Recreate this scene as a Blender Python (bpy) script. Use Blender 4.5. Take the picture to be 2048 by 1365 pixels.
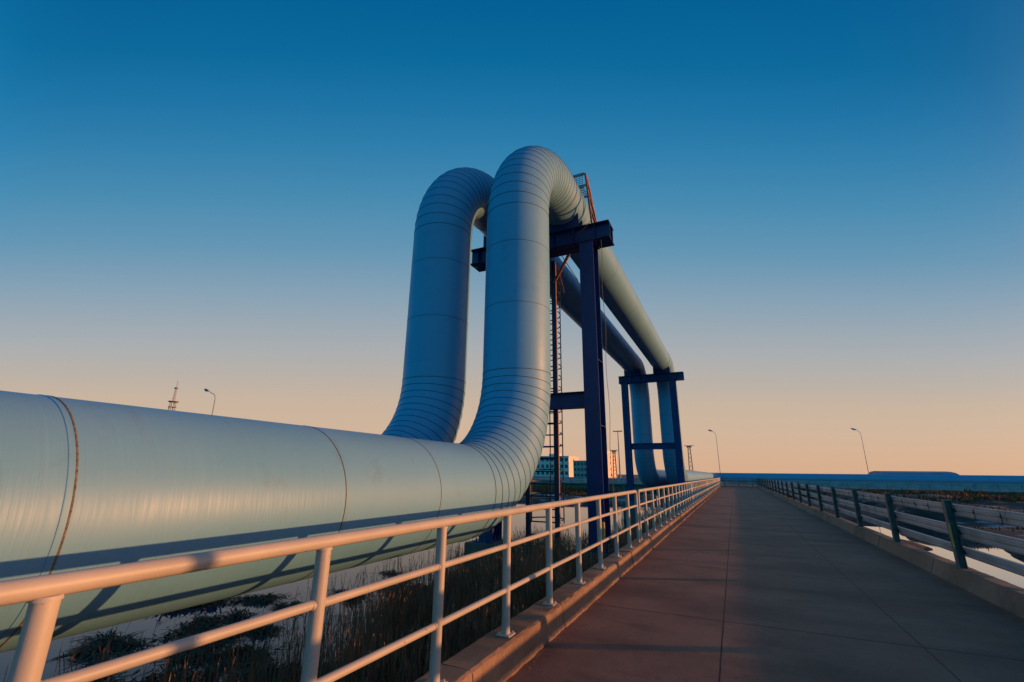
import bpy, math, random
import numpy as np
from mathutils import Vector, Matrix
for o in list(bpy.data.objects): bpy.data.objects.remove(o)
S = bpy.context.scene
COL = S.collection
rnd = random.Random(7)

# ------------------------------------------------------------------ camera
CH = 1.74                                   # eye height above the deck
FPX = 905.0
def _n(v): v = np.array(v, float); return v/np.linalg.norm(v)
VY = (1468.0, 951.5); XV = 1060.0
Yc = _n((VY[0]-1024, -(VY[1]-682.5), -FPX))
yv = 682.5 + ((XV-1024)*Yc[0] - FPX*Yc[2])/Yc[1]
Zc = _n((XV-1024, -(yv-682.5), -FPX))
if Zc[1] < 0: Zc = -Zc
Xc = np.cross(Yc, Zc)
RW = np.array([Xc, Yc, Zc])
cd = bpy.data.cameras.new('camera'); cam = bpy.data.objects.new('camera', cd); COL.objects.link(cam)
cd.sensor_width = 36; cd.lens = FPX/2048*36; cd.clip_end = 6000; cd.clip_start = 0.05
M = Matrix.Identity(4)
for i in range(3):
    for j in range(3): M[i][j] = RW[i][j]
M.translation = (0, 0, CH)
cam.matrix_world = M
S.camera = cam

# ------------------------------------------------------------------ light
sv = Vector((1.0, 0.43, 0.077)).normalized()          # towards the sun
SEL = math.asin(sv.z); SAZ = math.atan2(sv.x, sv.y)   # azimuth from +Y clockwise
sl = bpy.data.lights.new('sun', 'SUN'); so = bpy.data.objects.new('sun', sl); COL.objects.link(so)
sl.energy = 4.4; sl.angle = math.radians(0.5); sl.color = (1.0, 0.44, 0.15)
so.rotation_euler = sv.to_track_quat('Z', 'Y').to_euler(); so.location = (60, 25, 30)

W = bpy.data.worlds.new("World"); S.world = W; W.use_nodes = True
nt = W.node_tree; nt.nodes.clear()
def wn(t, **k):
    n = nt.nodes.new(t)
    for a, b in k.items(): setattr(n, a, b)
    return n
def ramp(tree, stops, interp='LINEAR'):
    r = tree.nodes.new('ShaderNodeValToRGB'); r.color_ramp.interpolation = interp
    e = r.color_ramp.elements
    while len(e) > 1: e.remove(e[0])
    e[0].position = stops[0][0]; e[0].color = (*stops[0][1], 1)
    for p, c in stops[1:]:
        x = e.new(p); x.color = (*c, 1)
    return r
def srgb(r, g, b):
    f = lambda c: (c/255/12.92) if c/255 <= .04045 else ((c/255+.055)/1.055)**2.4
    return (f(r), f(g), f(b))
sky = wn('ShaderNodeTexSky'); sky.sky_type = 'NISHITA'; sky.sun_disc = False
sky.sun_elevation = SEL; sky.sun_rotation = SAZ
bgN = wn('ShaderNodeBackground'); bgN.inputs[1].default_value = 0.05
tc = wn('ShaderNodeTexCoord'); sep = wn('ShaderNodeSeparateXYZ')
nt.links.new(tc.outputs['Generated'], sep.inputs[0])
# dusk sky by elevation: towards the sunset half, and the bluer half opposite
rA = ramp(nt, [(0.0, srgb(222,178,145)), (0.045, srgb(219,182,152)), (0.09, srgb(214,185,160)), (0.15, srgb(205,184,164)), (0.20, srgb(190,181,172)), (0.26, srgb(174,178,181)),
               (0.365, srgb(141,167,186)), (0.46, srgb(104,154,185)), (0.55, srgb(74,143,182)), (0.63, srgb(48,130,177)), (0.69, srgb(28,119,170)), (0.745, srgb(8,108,160)), (0.80, srgb(0,99,153)), (0.9, srgb(0,84,138)), (1.0, srgb(0,66,116))])
rB = ramp(nt, [(0.0, srgb(60,154,196)), (0.08, srgb(40,178,222)), (0.2, srgb(0,188,238)), (0.4, srgb(10,158,218)), (0.7, srgb(0,98,156)), (1.0, srgb(0,62,112))])
def wm(op, a, b_=None):
    n = wn('ShaderNodeMath', operation=op)
    for i, v in enumerate((a, b_)):
        if v is None: continue
        if isinstance(v, (int, float)): n.inputs[i].default_value = v
        else: nt.links.new(v, n.inputs[i])
    return n.outputs[0]
dA = wn('ShaderNodeVectorMath', operation='DOT_PRODUCT'); dA.inputs[1].default_value = (-0.44, 0.898, 0)
nt.links.new(tc.outputs['Generated'], dA.inputs[0])
z2 = wm('MULTIPLY', sep.outputs[2], sep.outputs[2]); hor = wm('SQRT', wm('MAXIMUM', wm('SUBTRACT', 1.0, z2), 0.0))
cc = wm('MAXIMUM', dA.outputs['Value'], wm('MULTIPLY', hor, 0.6))
tt = wm('DIVIDE', sep.outputs[2], wm('SQRT', wm('ADD', wm('MULTIPLY', cc, cc), z2)))
nt.links.new(tt, rA.inputs[0]); nt.links.new(sep.outputs[2], rB.inputs[0])
dt = wn('ShaderNodeVectorMath', operation='DOT_PRODUCT'); dt.inputs[1].default_value = (0.25, 0.97, 0)
nt.links.new(tc.outputs['Generated'], dt.inputs[0])
mr = wn('ShaderNodeMapRange'); mr.interpolation_type = 'SMOOTHSTEP'
mr.inputs['From Min'].default_value = 0.02; mr.inputs['From Max'].default_value = -0.38
nt.links.new(dt.outputs['Value'], mr.inputs['Value'])
mx = wn('ShaderNodeMixRGB'); nt.links.new(mr.outputs[0], mx.inputs[0]); nt.links.new(rA.outputs[0], mx.inputs[1]); nt.links.new(rB.outputs[0], mx.inputs[2])
dS = wn('ShaderNodeVectorMath', operation='DOT_PRODUCT'); dS.inputs[1].default_value = tuple(Vector((sv.x, sv.y, 0.03)).normalized())
nt.links.new(tc.outputs['Generated'], dS.inputs[0])
glow = wm('MULTIPLY', wm('POWER', wm('MAXIMUM', dS.outputs['Value'], 0.0), 13.0), 2.0)
gm = wn('ShaderNodeMixRGB', blend_type='ADD'); gm.inputs[0].default_value = 1.0
gc = wn('ShaderNodeMixRGB', blend_type='MULTIPLY'); gc.inputs[0].default_value = 1.0; gc.inputs[1].default_value = (1.0, 0.42, 0.14, 1)
nt.links.new(glow, gc.inputs[2]); nt.links.new(mx.outputs[0], gm.inputs[1]); nt.links.new(gc.outputs[0], gm.inputs[2]); mx = gm
bgR = wn('ShaderNodeBackground'); bgR.inputs[1].default_value = 1.0
nt.links.new(sky.outputs[0], bgN.inputs[0]); nt.links.new(mx.outputs[0], bgR.inputs[0])
ms = wn('ShaderNodeMixShader'); ms.inputs[0].default_value = 0.93
out = wn('ShaderNodeOutputWorld')
nt.links.new(bgN.outputs[0], ms.inputs[1]); nt.links.new(bgR.outputs[0], ms.inputs[2]); nt.links.new(ms.outputs[0], out.inputs[0])
S.view_settings.view_transform = 'Standard'; S.view_settings.look = 'None'
S.view_settings.exposure = 0; S.view_settings.gamma = 1; S.view_settings.use_curve_mapping = False
S.render.resolution_x = 1024; S.render.resolution_y = 682

# ------------------------------------------------------------------ materials
class MatB:
    def __init__(s, name):
        s.m = bpy.data.materials.new(name); s.m.use_nodes = True
        s.t = s.m.node_tree; s.b = s.t.nodes['Principled BSDF']; s.tc = s.t.nodes.new('ShaderNodeTexCoord')
    def L(s, a, b): s.t.links.new(a, b)
    def N(s, t, **k):
        n = s.t.nodes.new(t)
        for a, b in k.items(): setattr(n, a, b)
        return n
    def noise(s, scale, detail=4, vec='Object', stretch=None, rough=.5):
        n = s.N('ShaderNodeTexNoise'); n.inputs['Scale'].default_value = scale; n.inputs['Detail'].default_value = detail; n.inputs['Roughness'].default_value = rough
        if stretch:
            mp = s.N('ShaderNodeMapping'); mp.inputs['Scale'].default_value = stretch
            s.L(s.tc.outputs[vec], mp.inputs[0]); s.L(mp.outputs[0], n.inputs['Vector'])
        else: s.L(s.tc.outputs[vec], n.inputs['Vector'])
        return n.outputs['Fac']
    def ramp(s, fac, stops):
        r = ramp(s.t, stops); s.L(fac, r.inputs[0]); return r.outputs[0]
    def mix(s, fac, a, b, mode='MIX'):
        n = s.N('ShaderNodeMixRGB', blend_type=mode)
        for i, v in enumerate((fac, a, b)):
            if isinstance(v, (int, float)): n.inputs[i].default_value = v
            elif isinstance(v, tuple): n.inputs[i].default_value = (*v, 1)
            else: s.L(v, n.inputs[i])
        return n.outputs[0]
    def math(s, op, a, b=None):
        n = s.N('ShaderNodeMath', operation=op)
        for i, v in enumerate((a, b)):
            if v is None: continue
            if isinstance(v, (int, float)): n.inputs[i].default_value = v
            else: s.L(v, n.inputs[i])
        return n.outputs[0]
    def col(s, c):
        if isinstance(c, tuple): s.b.inputs['Base Color'].default_value = (*c, 1)
        else: s.L(c, s.b.inputs['Base Color'])
    def rough(s, r):
        if isinstance(r, (int, float)): s.b.inputs['Roughness'].default_value = r
        else: s.L(r, s.b.inputs['Roughness'])
    def bump(s, h, strength=.3, dist=.01):
        n = s.N('ShaderNodeBump'); n.inputs['Strength'].default_value = strength; n.inputs['Distance'].default_value = dist
        s.L(h, n.inputs['Height']); s.L(n.outputs[0], s.b.inputs['Normal'])
def simple(name, c, rough=.6, var=.25, scale=6, bump=.15, dist=.004, metal=0, spec=.5):
    k = MatB(name); n = k.noise(scale, 6)
    lo = tuple(max(0, v*(1-var)) for v in c); hi = tuple(min(1, v*(1+var)) for v in c)
    k.col(k.ramp(n, [(.3, lo), (.7, hi)])); k.rough(rough); k.b.inputs['Metallic'].default_value = metal
    k.b.inputs['Specular IOR Level'].default_value = spec
    if bump: k.bump(k.noise(scale*8, 3), bump, dist)
    return k.m
MT = {}
def pipe_mat():
    k = MatB('pipe_cladding')
    streak = k.noise(1, 3, 'UV', (42, 1.3, 1), .6)          # brushed round the pipe
    fine = k.noise(1, 2, 'UV', (190, 3.0, 1))
    blot = k.noise(.55, 4, 'Object')
    c = k.ramp(blot, [(.3, (.132, .322, .485)), (.7, (.156, .345, .515))])
    c = k.mix(k.ramp(streak, [(.55, (0, 0, 0)), (.85, (.30, .30, .30))]), c, (.20, .40, .48))
    drip = k.noise(1, 5, 'UV', (7, .5, 1), .6)
    c = k.mix(k.ramp(drip, [(.60, (0, 0, 0)), (.80, (.45, .45, .45))]), c, (.17, .19, .15))
    grime = k.noise(2.3, 8, 'Object', rough=.7)
    c = k.mix(k.ramp(grime, [(.58, (0, 0, 0)), (.76, (.40, .40, .40))]), c, (.12, .16, .17))
    k.col(c)
    k.rough(k.math('ADD', k.ramp(k.noise(1.7, 6, 'Object'), [(.3, (.24,)*3), (.7, (.32,)*3)]), k.ramp(streak, [(.2, (.12,)*3), (.8, (.26,)*3)])))
    k.b.inputs['Specular IOR Level'].default_value = .50
    h = k.math('ADD', k.math('MULTIPLY', streak, .6), k.math('MULTIPLY', fine, .25))
    wob = k.noise(1, 2, 'UV', (1.1, .9, 1))
    h = k.math('ADD', h, k.math('MULTIPLY', wob, 4.0))
    k.bump(h, .28, .010)
    return k.m
MT['pipe'] = pipe_mat()
MT['seam'] = simple('seam_sealant', (.085, .060, .045), .7, .4, 20)
MT['rust_strap'] = simple('rusty_strap', (.17, .13, .10), .75, .6, 60, .5)
def rail_mat():
    k = MatB('rail_paint')
    n = k.noise(3, 5); c = k.ramp(n, [(.3, (.42, .355, .30)), (.7, (.51, .43, .365))])
    spot = k.noise(26, 6, rough=.65); c = k.mix(k.ramp(spot, [(.665, (0, 0, 0)), (.70, (.85, .85, .85))]), c, (.13, .07, .04))
    big = k.noise(1, 3, 'Object', (6, 1.3, 6)); c = k.mix(k.ramp(big, [(.60, (0, 0, 0)), (.72, (.35, .35, .35))]), c, (.36, .30, .27))
    k.col(c); k.rough(.5); k.bump(k.noise(60, 3), .25, .002); return k.m
MT['rail'] = rail_mat()
def conc(name, lo, hi, dirt, rough=.8, spec=.35, lines=None):
    k = MatB(name)
    c = k.ramp(k.noise(1.1, 6), [(.3, lo), (.7, hi)])
    c = k.mix(k.ramp(k.noise(.5, 8, rough=.65), [(.45, (0, 0, 0)), (.62, (.8, .8, .8))]), c, dirt)
    c = k.mix(k.ramp(k.noise(70, 3), [(.64, (0, 0, 0)), (.72, (.6, .6, .6))]), c, tuple(min(1, v*1.9) for v in hi))
    streak = k.noise(1, 4, 'Object', (14, 14, .6)); c = k.mix(k.ramp(streak, [(.56, (0, 0, 0)), (.75, (.4, .4, .4))]), c, tuple(v*.5 for v in lo))
    if lines:
        sp = k.N('ShaderNodeSeparateXYZ'); k.L(k.tc.outputs['Object'], sp.inputs[0])
        wob = k.math('MULTIPLY', k.math('SUBTRACT', k.noise(2.2, 3), .5), .012)
        xx = k.math('ADD', sp.outputs[0], wob); yy = k.math('ADD', sp.outputs[1], wob)
        f = None
        for (v0, w_) in lines:
            d = k.math('LESS_THAN', k.math('ABSOLUTE', k.math('SUBTRACT', xx, v0)), w_)
            f = d if f is None else k.math('MAXIMUM', f, d)
        my = k.math('LESS_THAN', k.math('ABSOLUTE', k.math('SUBTRACT', k.math('MODULO', k.math('ADD', yy, 200.0+2.1), 7.6), 3.8)), .011)
        f = k.math('MAXIMUM', f, my)
        c = k.mix(f, c, (.02, .018, .016))
        # tyre dust swept in faint bands across the slabs
        band = k.noise(1, 4, 'Object', (.22, .85, 1)); c = k.mix(k.ramp(band, [(.50, (0, 0, 0)), (.66, (.6, .6, .6))]), c, tuple(v*.5 for v in lo))
        st = k.noise(1, 7, 'Object', (.55, 1.5, 1), .62); c = k.mix(k.ramp(st, [(.575, (0, 0, 0)), (.66, (.45, .45, .45))]), c, tuple(v*.42 for v in lo))
        cr = k.noise(1, 2, 'Object', (3, 3, 1)); c = k.mix(k.ramp(k.noise(9, 9, rough=.75), [(.66, (0, 0, 0)), (.70, (.5, .5, .5))]), c, tuple(min(1, v*1.7) for v in hi))
    k.col(c); k.rough(rough); k.b.inputs['Specular IOR Level'].default_value = spec
    h = k.math('ADD', k.noise(55, 4), k.math('MULTIPLY', k.noise(4, 5), 1.6)); k.bump(h, .35, .006); return k.m
MT['deck'] = conc('deck_concrete', (.275, .118, .074), (.345, .155, .100), (.19, .082, .052), .72, .3, lines=[(-.317, .008), (1.63, .006)])
MT['kerb'] = conc('kerb_concrete', (.25, .148, .098), (.33, .195, .130), (.13, .075, .050))
MT['footing'] = conc('footing_concrete', (.11, .10, .095), (.17, .155, .14), (.07, .06, .055))
MT['wall'] = conc('wall_concrete', (.20, .125, .09), (.30, .19, .14), (.12, .075, .05))
MT['navy'] = simple('navy_paint', (.003, .020, .12), .45, .25, 3, .15)
def navy_mat():
    k = MatB('navy_paint_worn')
    c = k.ramp(k.noise(3, 6), [(.3, (.002, .016, .10)), (.7, (.004, .024, .135))])
    c = k.mix(k.ramp(k.noise(1, 5, 'Object', (10, 10, .8)), [(.60, (0,)*3), (.78, (.55,)*3)]), c, (.02, .03, .07))
    c = k.mix(k.ramp(k.noise(5.5, 9, rough=.72), [(.645, (0,)*3), (.70, (.8,)*3)]), c, (.09, .035, .018))
    k.col(c); k.rough(k.ramp(k.noise(6, 5), [(.3, (.38,)*3), (.7, (.6,)*3)])); k.bump(k.noise(30, 4), .25, .003); return k.m
MT['navy'] = navy_mat()
MT['orange'] = simple('rusty_red_and_sunlit_side', (.28, .10, .055), .6, .35, 15, .3)  # red steelwork, and the sunlit face painted onto the ladder stile
MT['ladder'] = simple('ladder_paint', (.012, .02, .06), .5, .3, 10)
MT['grey'] = simple('grey_steel', (.20, .24, .28), .5, .25, 10)
MT['beamsteel'] = simple('galvanised_beam', (.34, .31, .31), .5, .3, 1.3, .3, metal=.15)
MT['postpaint'] = simple('guard_post_paint', (.125, .11, .10), .5, .35, 8, .2)
MT['yellow'] = simple('yellow_tag', (.35, .30, .06), .6)
MT['black'] = simple('dark_steel', (.02, .02, .022), .6)
MT['reed'] = simple('dry_reed', (.27, .145, .085), .9, .5, 1.5, 0, spec=.1)
MT['plume'] = simple('reed_plume', (.30, .18, .11), .95, .4, 3, 0, spec=.05)
MT['clump'] = simple('dark_sedge', (.16, .085, .052), .95, .5, 2, 0, spec=.1)
MT['bankgrass'] = simple('bank_grass', (.24, .095, .042), .95, .5, .8, 0, spec=.05)
MT['white_wall'] = simple('render_wall', (.86, .66, .54), .85, .12, .4, .1)
MT['grey_wall'] = simple('grey_wall', (.46, .34, .27), .85, .15, .4, .1)
MT['glass'] = simple('window_glass', (.03, .045, .07), .12, .2, .3, 0)
MT['roofblue'] = simple('blue_roof_sheet', (.13, .24, .34), .6, .2, .3)
MT['bark'] = simple('bark', (.05, .035, .028), .9)
MT['redpaint'] = simple('red_white_paint', (.20, .10, .08), .6, .2, 2)
MT['lampglass'] = simple('lamp_glass', (.5, .5, .48), .3, .1, 2, 0)
def ground_mat():
    k = MatB('marsh_ground')
    c = k.ramp(k.noise(.25, 8, rough=.6), [(.3, (.026, .018, .014)), (.55, (.050, .030, .021)), (.72, (.055, .032, .022))])
    att = k.N('ShaderNodeAttribute', attribute_name='ice')
    icy = k.math('MULTIPLY', k.ramp(k.noise(1, 6, 'Object', (.25, .55, 1), rough=.65), [(.55, (0,)*3), (.60, (1,)*3)]), att.outputs['Fac'])
    c = k.mix(icy, c, (.42, .45, .50))
    k.col(c); k.rough(.85); k.bump(k.noise(6, 5), .8, .05); return k.m
MT['ground'] = ground_mat()
def water_mat(name, base, ior, coat):
    k = MatB(name)
    k.col(base); k.rough(.04); k.b.inputs['IOR'].default_value = ior
    k.b.inputs['Coat Weight'].default_value = coat; k.b.inputs['Coat Roughness'].default_value = .02
    k.bump(k.noise(1, 3, 'Object', (1.3, 2.5, 1)), .035, .02); return k.m
MT['water'] = water_mat('still_water', (.012, .034, .072), 1.22, 0)
MT['icy_water'] = water_mat('icy_water', (.05, .05, .05), 1.75, 1.0)

# ------------------------------------------------------------------ mesh helpers
class MB:
    def __init__(s): s.v = []; s.f = []; s.mi = []; s.uv = {}
    def add(s, vs, fs, mi=0):
        o = len(s.v); s.v += [tuple(v) for v in vs]; s.f += [tuple(i+o for i in f) for f in fs]; s.mi += [mi]*len(fs)
    def box(s, a, b, mi=0):
        (x0, y0, z0), (x1, y1, z1) = a, b
        s.add([(x0,y0,z0),(x1,y0,z0),(x1,y1,z0),(x0,y1,z0),(x0,y0,z1),(x1,y0,z1),(x1,y1,z1),(x0,y1,z1)],
              [(0,3,2,1),(4,5,6,7),(0,1,5,4),(1,2,6,5),(2,3,7,6),(3,0,4,7)], mi)
    def bar(s, p, q, w, h=None, mi=0, up=(0,0,1)):
        p, q = Vector(p), Vector(q); d = (q-p).normalized(); h = h or w
        u = Vector(up)
        if abs(d.dot(u)) > .95: u = Vector((0, 1, 0))
        a = d.cross(u).normalized()*w/2; b = a.cross(d).normalized()*h/2
        s.add([p-a-b, p+a-b, p+a+b, p-a+b, q-a-b, q+a-b, q+a+b, q-a+b],
              [(0,3,2,1),(4,5,6,7),(0,1,5,4),(1,2,6,5),(2,3,7,6),(3,0,4,7)], mi)
    def tube(s, pts, r, n=12, mi=0, cap=True):
        pts = [Vector(p) for p in pts]; rs = r if isinstance(r, (list, tuple)) else [r]*len(pts)
        o = len(s.v); ref = None; N = len(pts)
        for i, p in enumerate(pts):
            d = (pts[min(i+1, N-1)]-pts[max(i-1, 0)]).normalized()
            if ref is None: ref = Vector((0,0,1)) if abs(d.z) < .9 else Vector((1,0,0))
            a = (ref - d*ref.dot(d)).normalized(); ref = a; b = d.cross(a)
            for k in range(n):
                t = 2*math.pi*k/n; s.v.append(tuple(p+(a*math.cos(t)+b*math.sin(t))*rs[i]))
        for i in range(N-1):
            for k in range(n):
                k2 = (k+1) % n; s.f.append((o+i*n+k, o+i*n+k2, o+(i+1)*n+k2, o+(i+1)*n+k)); s.mi.append(mi)
        if cap:
            s.f.append(tuple(o+k for k in range(n))[::-1]); s.mi.append(mi)
            s.f.append(tuple(o+(N-1)*n+k for k in range(n))); s.mi.append(mi)
    def build(s, name, mats, parent=None, smooth=False, bevel=0, angle=40):
        me = bpy.data.meshes.new(name); me.from_pydata(s.v, [], s.f); me.update()
        for m in (mats if isinstance(mats, (list, tuple)) else [mats]): me.materials.append(MT[m])
        if any(s.mi): me.polygons.foreach_set('material_index', s.mi)
        o = bpy.data.objects.new(name, me); COL.objects.link(o)
        if smooth:
            me.polygons.foreach_set('use_smooth', [True]*len(me.polygons))
            me.set_sharp_from_angle(angle=math.radians(angle))
        if parent is not None: o.parent = parent
        if bevel:
            md = o.modifiers.new('bevel', 'BEVEL'); md.width = bevel; md.segments = 2; md.limit_method = 'ANGLE'
        return o
def thing(name, label, cat, loc=(0,0,0), group=None):
    o = bpy.data.objects.new(name, None); COL.objects.link(o); o.location = loc; o.empty_display_size = .2
    o['label'] = label; o['category'] = cat
    if group: o['group'] = group
    return o
def tag(o, label, cat, group=None, kind=None):
    o['label'] = label; o['category'] = cat
    if group: o['group'] = group
    if kind: o['kind'] = kind
    return o
def struct(o): o['kind'] = 'structure'; return o
def copy_tree(o, parent=None):
    c = o.copy(); COL.objects.link(c)
    if parent is not None: c.parent = parent
    for ch in list(o.children): copy_tree(ch, c)
    return c

# ------------------------------------------------------------------ marsh, water
WZ = -1.16
_rs = np.random.RandomState(3)
_G = _rs.rand(64, 64)
def vnoise(x, y):
    xi = np.floor(x).astype(int); yi = np.floor(y).astype(int); fx = x-xi; fy = y-yi
    fx = fx*fx*(3-2*fx); fy = fy*fy*(3-2*fy)
    g = lambda a, b: _G[a % 64, b % 64]
    return (g(xi, yi)*(1-fx)+g(xi+1, yi)*fx)*(1-fy)+(g(xi, yi+1)*(1-fx)+g(xi+1, yi+1)*fx)*fy
def fbm(x, y, o=4):
    s = 0; a = .5
    for i in range(o): s = s+a*vnoise(x*2**i+i*7.3, y*2**i+i*3.1); a *= .5
    return s
def sm(x, a, b): t = np.clip((x-a)/(b-a), 0, 1); return t*t*(3-2*t)
def height(x, y):
    n = fbm(x*.16+5, y*.16+9, 5)-.47
    n2 = fbm(x*.9, y*.9, 3)-.45
    h = np.full_like(x, WZ-.35)
    # bank under the reeds by the deck
    reedbank = (1-sm(x, -2.0, -1.0))*sm(x, -5.6, -4.2)*(1-sm(y, 14, 17))
    h = h+.55*reedbank
    under = sm(x, -2.6, -2.0)*(1-sm(x, 3.0, 3.6)); h = h+.45*under
    # left: far muddy shore
    lf = (1-sm(x, -4, -2))*sm(y, 44, 48)
    h = h+lf*(.62+n*1.0)
    lf2 = (1-sm(x, -4, -2))*(1-sm(y, 44, 48)); h = h+lf2*(n*.55+n2*.12-.06)
    # right: pool close to the deck, mud beyond
    edge = 9.9+1.6*(fbm(y*.35+3, y*0+2, 3)-.45)*2
    rt = sm(x, 2, 4)
    isl = np.exp(-(((x-6.2)/1.5)**2+((y-27)/2.3)**2))*.62 + np.exp(-(((x-8.2)/2.0)**2+((y-16.6)/2.0)**2))*.9
    h = h+rt*(sm(x-edge, -.25, .6)*(.62+n*.7)+isl+sm(y, 36, 40)*(.6+n*.8))
    # rise to the cross embankment
    h = h+sm(y, 60, 75)*.15
    return h+n2*.08
def axis(parts):
    a = []
    for lo, hi, st in parts: a += list(np.arange(lo, hi, st))
    return np.array(a+[parts[-1][1]])
ax = axis([(-2500,-400,300),(-400,-100,20),(-100,-30,2),(-30,30,.4),(30,110,2),(110,400,20),(400,2500,300)])
ay = axis([(-300,-20,30),(-20,-4,2),(-4,60,.4),(60,76,1.0),(76,120,4),(120,400,20),(400,4000,300)])
X, Y = np.meshgrid(ax, ay, indexing='ij')
H = height(X, Y)
far = np.maximum(sm(np.abs(X), 100, 160), sm(Y, 80, 120)); H = H*(1-far)+(-.45)*far
back = 1-sm(Y, -30, -12); H = H*(1-back)+(-1.9)*back
nx, ny = X.shape
vs = np.stack([X, Y, H], -1).reshape(-1, 3)
idx = np.arange(nx*ny).reshape(nx, ny)
fs = np.stack([idx[:-1,:-1], idx[1:,:-1], idx[1:,1:], idx[:-1,1:]], -1).reshape(-1, 4)
me = bpy.data.meshes.new('ground'); me.from_pydata(vs.tolist(), [], fs.tolist()); me.update()
me.materials.append(MT['ground'])
ice = (sm(Y, 30, 46)*.9*(1-sm(X, -4, 0))+sm(X, 8, 11)*sm(Y, 12, 20)*.55).reshape(-1)
at = me.attributes.new('ice', 'FLOAT', 'POINT'); at.data.foreach_set('value', ice.astype('f'))
me.polygons.foreach_set('use_smooth', [True]*len(me.polygons))
go = bpy.data.objects.new('ground', me); COL.objects.link(go); struct(go)
b = MB(); b.add([(-400,-200,WZ),(.5,-200,WZ),(.5,74,WZ),(-400,74,WZ)], [(0,1,2,3)]); struct(b.build('water', 'water'))
b = MB(); b.add([(.5,-200,WZ),(400,-200,WZ),(400,74,WZ),(.5,74,WZ)], [(0,1,2,3)]); struct(b.build('ice', 'icy_water'))

# ------------------------------------------------------------------ road deck and kerbs
YE = 88.0
b = MB(); b.box((-2.32, -14, -.5), (3.50, YE, 0.0)); struct(b.build('road', 'deck'))
def kerb(prof, name, y0, y1, seg, gap, seed):
    r = random.Random(seed); b = MB(); y = y0
    while y < y1:
        L = seg*(1+r.uniform(-.03, .03)); ya, yb = y+gap/2, min(y+L, y1)-gap/2
        dx, dz = r.uniform(-.006, .006), r.uniform(-.005, .005)
        n = 34; rows = []
        for i in range(n+1):
            yy = ya+(yb-ya)*i/n; row = []
            for j, (px, pz, loose) in enumerate(prof):
                row.append((px+dx+r.uniform(-1, 1)*loose, yy, pz+dz*(pz > .05)+r.uniform(-1, 1)*loose*(pz > .05)))
            rows.append(row)
        m = len(prof); vs = [p for row in rows for p in row]; fs = []
        for i in range(n):
            for j in range(m-1): fs.append((i*m+j, i*m+j+1, (i+1)*m+j+1, (i+1)*m+j))
        fs.append(tuple(range(m))[::-1]); fs.append(tuple(n*m+j for j in range(m)))
        b.add(vs, fs); y += L
    o = b.build(name, 'kerb', smooth=True, angle=20); return struct(o)
kerb([(-1.985,0.002,.008),(-1.982,.03,.012),(-2.002,.050,.007),(-2.006,.13,.003),(-2.009,.215,.004),(-2.018,.243,.009),(-2.045,.256,.004),(-2.30,.256,.003),(-2.34,.235,.004),(-2.34,-.45,.0)], 'kerb', -13, YE, 2.08, .014, 1)
kerb([(3.535,-.45,0),(3.535,.235,.004),(3.505,.258,.004),(3.30,.262,.003),(3.272,.25,.005),(3.258,.20,.004),(3.205,.05,.004),(3.185,0.002,.004)], 'kerb', -13, YE, 3.58, .03, 2)
# loose rubble fallen from the chipped kerb: uncountable crumbs
b = MB()
for i in range(420):
    y = rnd.choice([rnd.uniform(3, 12), rnd.gauss(5, .5), rnd.gauss(9.6, .5)]); x = -1.98+abs(rnd.gauss(0, .10 if i % 3 else .5)); s = rnd.uniform(.003, .011)*(2.2 if i % 40 == 0 else 1)
    c = Vector((x, y, s*.6)); pts = [c+Vector((rnd.uniform(-1,1), rnd.uniform(-1,1), rnd.uniform(-.6,.6)))*s for _ in range(4)]
    b.add(pts, [(0,1,2),(0,2,3),(0,3,1),(1,3,2)])
tag(b.build('concrete_crumbs', 'kerb'), 'crumbs of broken concrete along the foot of the left kerb', 'rubble', kind='stuff')

# ------------------------------------------------------------------ pipe railing (left)
RX = -2.14; RT = CH-.385; RM = CH-.70; RL = CH-1.10
def railing(ya, yb, posts, label):
    t = thing('pipe_railing', label, 'railing', (RX, (ya+yb)/2, .256), 'railing sections on the left kerb')
    oy, oz = t.location.y, t.location.z
    P = lambda y, z: (0, y-oy, z-oz)
    rc = .10
    def arc(y, s):          # corner from top rail down into the end post
        return [P(y+s*rc*(1-math.cos(a)), RT-rc+rc*math.sin(a)) for a in [i*math.pi/2/6 for i in range(7)]]
    b = MB()
    pts = [P(ya, .256)]+arc(ya, 1)+arc(yb, -1)[::-1]+[P(yb, .256)]
    b.tube(pts, .037, 18); b.build('top_rail', 'rail', t, smooth=True, angle=60)
    for z in (RM, RL):
        b = MB()
        ys = [ya]+list(posts)+[yb]
        for p, q in zip(ys[:-1], ys[1:]): b.tube([P(p+.028, z+rnd.uniform(-.003,.003)), P(q-.028, z+rnd.uniform(-.003,.003))], .0245, 14)
        b.build('middle_rail' if z == RM else 'lower_rail', 'rail', t, smooth=True, angle=60)
    for p in posts:
        b = MB(); b.tube([P(p, .256), P(p, RT-.030)], .040, 18)
        b.tube([P(p, RT-.042), P(p, RT-.028)], [.046, .042], 18)     # weld bead
        for z in (RM, RL): b.tube([P(p-.046, z), P(p+.046, z)], .0275, 12)
        po = b.build('post', 'rail', t, smooth=True, angle=50)
        b = MB(); c = P(p, .256); b.box((c[0]-.07, c[1]-.07, c[2]), (c[0]+.07, c[1]+.07, c[2]+.010))
        for sx in (-1, 1):
            for sy in (-1, 1): b.tube([(c[0]+sx*.052, c[1]+sy*.052, c[2]+.010), (c[0]+sx*.052, c[1]+sy*.052, c[2]+.026)], .008, 6)
        b.build('base_plate', 'rail', po)
    return t
P0 = [.877+1.19*k for k in range(-4, 9)]
t0 = railing(-4.6, 11.40, P0, 'nearest pale pipe railing section, running out of the photo at lower left')
b = MB(); b.box((.041, 8.07-t0.location.y-.03, .70-.256), (.075, 8.07-t0.location.y+.03, .96-.256))
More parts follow.
